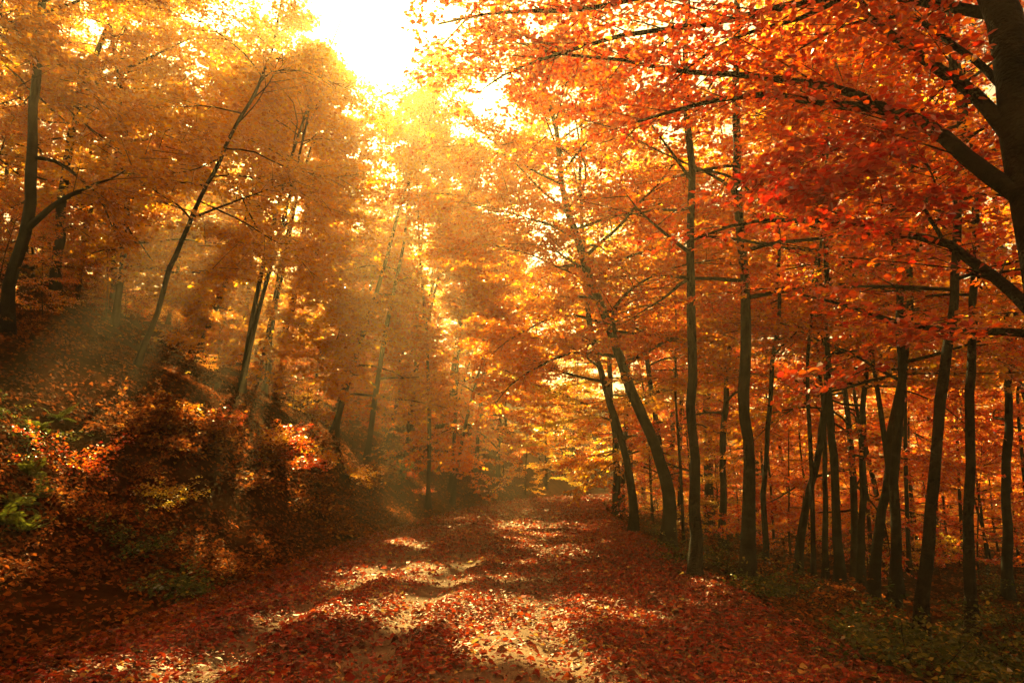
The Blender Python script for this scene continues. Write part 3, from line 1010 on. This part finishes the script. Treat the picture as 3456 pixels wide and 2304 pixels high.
k = 0
while k < 30:
    px, py = random.uniform(380, 1420), random.uniform(1400, 1680)
    if py < 1330 + (px - 400) * .17 or py > 1520 + (px - 400) * .17:
        continue
    p = hit(px, py)
    mt = ('brown', 'red', 'brown', 'brown', 'brown', 'gold')[k % 6]
    shrub(p, random.uniform(.4, .75), 8, .07 if p[1] < 15 else .095, mt, "shrub", "shrubs on the bank", 780 + k)
    k += 1

def fern(loc, n, ln, seed, label):
    rng = np.random.default_rng(seed)
    root = empty("fern", loc, label, "fern", "ferns at the photo's left edge")
    for q in range(n):
        a = 6.28 * q / n + rng.normal(0, .3)
        pts = limb_curve((0, 0, 0), a, rng.uniform(.9, 1.25), ln * rng.uniform(.75, 1.15), -rng.uniform(1.2, 1.7), 18, rng)
        mb = MB()
        tube(mb, pts, np.linspace(.006, .0015, len(pts)), 3)
        d = nrm(np.gradient(pts, axis=0))
        side = nrm(np.cross(d, np.tile((0, 0, 1.0), (18, 1))))
        up = np.cross(side, d)
        t = np.linspace(0, 1, 18)
        wl_ = ln * .24 * np.sin(np.pi * np.clip(t * .93 + .07, 0, 1)) ** .8 * (1.15 - t * .4)
        for s in (1, -1):
            dr = side * s + d * .35 + rng.normal(0, .05, (18, 3))
            add_leaves(mb, pts[3:], dr[3:], up[3:] + rng.normal(0, .15, (15, 3)), wl_[3:], np.clip(rng.normal(.5, .2, 15), 0, 1), False, .15, .16)
        mb.obj("frond", M['fern'], root)
    return root
for q, (px, py, ln) in enumerate([(60, 1720, .5), (140, 1690, .45), (20, 1780, .5), (100, 1610, .5), (200, 1420, .45), (110, 1460, .45), (80, 1800, .4)]):
    p = hit(px, py)
    fern(p, 11, ln, 800 + q, "sunlit green fern low on the bank" if py > 1550 else "green fern high on the dark bank")

# ------------------------------------------------------------------ fallen leaves
def litter(x, y, size, tint, tilt, lift=.012, fine=True, curl=.35):
    n = len(x)
    z = surf(x, y)
    e = .05
    nx, ny = (surf(x + e, y) - surf(x - e, y)) / (2 * e), (surf(x, y + e) - surf(x, y - e)) / (2 * e)
    up = nrm(np.stack((-nx, -ny, np.ones(n)), 1)) + RNG.normal(0, 1, (n, 3)) * tilt
    a = RNG.uniform(0, 6.283, n)
    dr = np.stack((np.cos(a), np.sin(a), nx * np.cos(a) + ny * np.sin(a)), 1)
    pos = np.stack((x, y, z + lift * (1 + 2 * RNG.random(n))), 1)
    return pos, dr, up, size, tint

def scatter(n, ulo, uhi, ylo, yhi, dens):
    y = RNG.uniform(ylo, yhi, n)
    u = RNG.uniform(ulo, uhi, n)
    x = u + road_c(y)
    k = RNG.random(n) < dens(x, y, u)
    return x[k], y[k]

def dens_road(x, y, u):
    wob = (fbm(y * .12, .3, 5, 2) - .5) * 1.1
    d = np.ones_like(u)
    for c in (-1.75, -.35, 1.3):
        d *= 1 - .8 * np.exp(-((u - c - wob) / .28) ** 2)
    patch = sstep(.27, .47, fbm(x * .8, y * .6, 31))
    right = sstep(.2, 2.2, u)
    left = sstep(-2.4, -3.4, u)
    return np.clip(d * (.2 + .8 * patch) + .6 * right + .6 * left, .10, 1)

XS, YS, SZ = [], [], []
for (n, ylo, yhi, s) in ((48000, 4.8, 12, .052), (48000, 12, 24, .066), (22000, 24, 48, .10), (10000, 48, 95, .17)):
    x, y = scatter(n, -HALF - .3, HALF + .3, ylo, yhi, dens_road)
    XS.append(x); YS.append(y); SZ.append(s * np.clip(RNG.lognormal(-.12, .45, len(x)), .25, 2.1))
x, y, s = np.concatenate(XS), np.concatenate(YS), np.concatenate(SZ)
order = np.argsort(y)
x, y, s = x[order], y[order], s[order]
tn = np.clip(.5 + RNG.normal(0, .24, len(x)) + (fbm(x * .7, y * .7, 41) - .5) * .7, 0, 1)
pos, dr, up, s, tn = litter(x, y, s, tn, .36)
vis = np.abs(pos[:, 0] / (pos[:, 1] + 1e-6)) < .8
own = np.where(vis & (pos[:, 1] > 5.3))[0][:300]
for k in own:
    lm = MB()
    add_leaves(lm, np.zeros((1, 3)), dr[k:k + 1], up[k:k + 1], s[k:k + 1] * 1.1, tn[k:k + 1], True, .35, .33, .4)
    o = lm.obj("leaf", M['litter'], road)
    o.location = pos[k]
rest = np.ones(len(x), bool)
rest[own] = False
mb = MB()
for k, fn in ((rest & (y < 9.5), True), (rest & (y >= 9.5), False)):
    add_leaves(mb, pos[k], dr[k], up[k], s[k], tn[k], fn, .35, .33, .4)
o = mb.obj("leaf_litter", M['litter'], None)
o["kind"], o["label"], o["category"] = "stuff", "red and brown fallen leaves carpeting the dirt road", "leaf litter"

mb = MB()
for (n, lo, hi, ylo, yhi, s) in ((20000, -11, -3.2, 4.5, 13, .072), (20000, -13, -3.2, 13, 30, .095), (10000, -16, -3.3, 30, 70, .17), (9000, -22, -11, 9, 30, .13), (9000, 3.2, 12, 4, 13, .07), (11000, 3.2, 20, 13, 34, .12), (5000, 3.2, 30, 34, 70, .2)):
    x, y = scatter(n, lo, hi, ylo, yhi, lambda x, y, u: .25 + .75 * sstep(.3, .6, fbm(x * .6, y * .6, 51)))
    tn = np.clip(.35 + RNG.normal(0, .22, len(x)) + (fbm(x * .5, y * .5, 61) - .5) * .6, 0, 1)
    add_leaves(mb, *litter(x, y, s * RNG.uniform(.6, 1.3, len(x)), tn, .4, .02), yhi < 14, .35, .33, .4)
o = mb.obj("bank_litter", M['brown'], None)
o["kind"], o["label"], o["category"] = "stuff", "brown fallen leaves covering the bank and the slope", "leaf litter"

# ------------------------------------------------------------------ labels that single out each repeat
ONES = "zeroth first second third fourth fifth sixth seventh eighth ninth tenth eleventh twelfth thirteenth fourteenth fifteenth sixteenth seventeenth eighteenth nineteenth twentieth".split()
def ordinal(n):
    if n <= 20:
        return ONES[n]
    t = {2: "twenty", 3: "thirty", 4: "forty", 5: "fifty"}[n // 10]
    return t + "-" + ONES[n % 10] if n % 10 else {3: "thirtieth", 4: "fortieth", 5: "fiftieth"}[n // 10]
RELABEL = {
    "hillside beeches behind the bank": "tall {c} beech on the hillside behind the bank",
    "background beeches beyond the verge": "slender {c} beech deep in the wood beyond the verge",
    "distant beeches beyond the bend": "distant {c} beech beyond the road's bend",
    "slim pole beeches on the slope": "slim pole-like {c} beech on the slope",
    "saplings beyond the verge": "low {c} sapling beyond the verge trunks",
    "saplings on the bank": "low {c} sapling on the shaded bank",
    "half-grown beeches on the hillside": "half-grown {c} beech on the hillside",
    "half-grown beeches beyond the verge": "half-grown {c} beech beyond the verge",
    "half-grown beeches at the bend": "half-grown {c} beech at the road's bend",
    "green shrubs in the ditch": "dull green shrub in the ditch",
    "shrubs at the verge trunks": "small {c} shrub at the verge trunks",
    "shrubs on the bank": "{c} shrub on the bank",
    "ferns at the photo's left edge": "green fern on the bank",
}
KINDS = {}
for o in list(bpy.data.objects):
    g = o.get("group")
    if g in RELABEL:
        c = ""
        for ch in o.children:
            if ch.name.split(".")[0] in ("crown", "foliage"):
                c = ch.material_slots[0].material.name.split("_")[0] + "-leaved"
        KINDS.setdefault((g, RELABEL[g].format(c=c)), []).append(o)
for (g, text), L in KINDS.items():
    L.sort(key=lambda o: o.location.x / max(o.location.y, .1))
    for q, o in enumerate(L):
        o["label"] = text if len(L) == 1 else text + ", " + (ordinal(q + 1) + " such" if q else "first such") + " counting from the left"

# ------------------------------------------------------------------ the air
hz, nt, out = new_mat("haze_air")
pv = nt.nodes.new("ShaderNodeVolumePrincipled")
pv.inputs["Color"].default_value = (1.0, .80, .48, 1)
pv.inputs["Density"].default_value = HAZE_DENSITY
pv.inputs["Anisotropy"].default_value = HAZE_G
nt.links.new(pv.outputs[0], out.inputs["Volume"])
mb = MB()
x0, x1, y0, y1, z0, z1 = -740, 740, -80, 1590, -4.8, 50
v = [(x0, y0, z0), (x1, y0, z0), (x1, y1, z0), (x0, y1, z0), (x0, y0, z1), (x1, y0, z1), (x1, y1, z1), (x0, y1, z1)]
mb.add(v, [(0, 3, 2, 1), (4, 5, 6, 7), (0, 1, 5, 4), (1, 2, 6, 5), (2, 3, 7, 6), (3, 0, 4, 7)])
o = mb.obj("haze", hz, None)
o["kind"] = "stuff"
o["label"], o["category"] = "warm hazy air lit by shafts of sun", "haze"
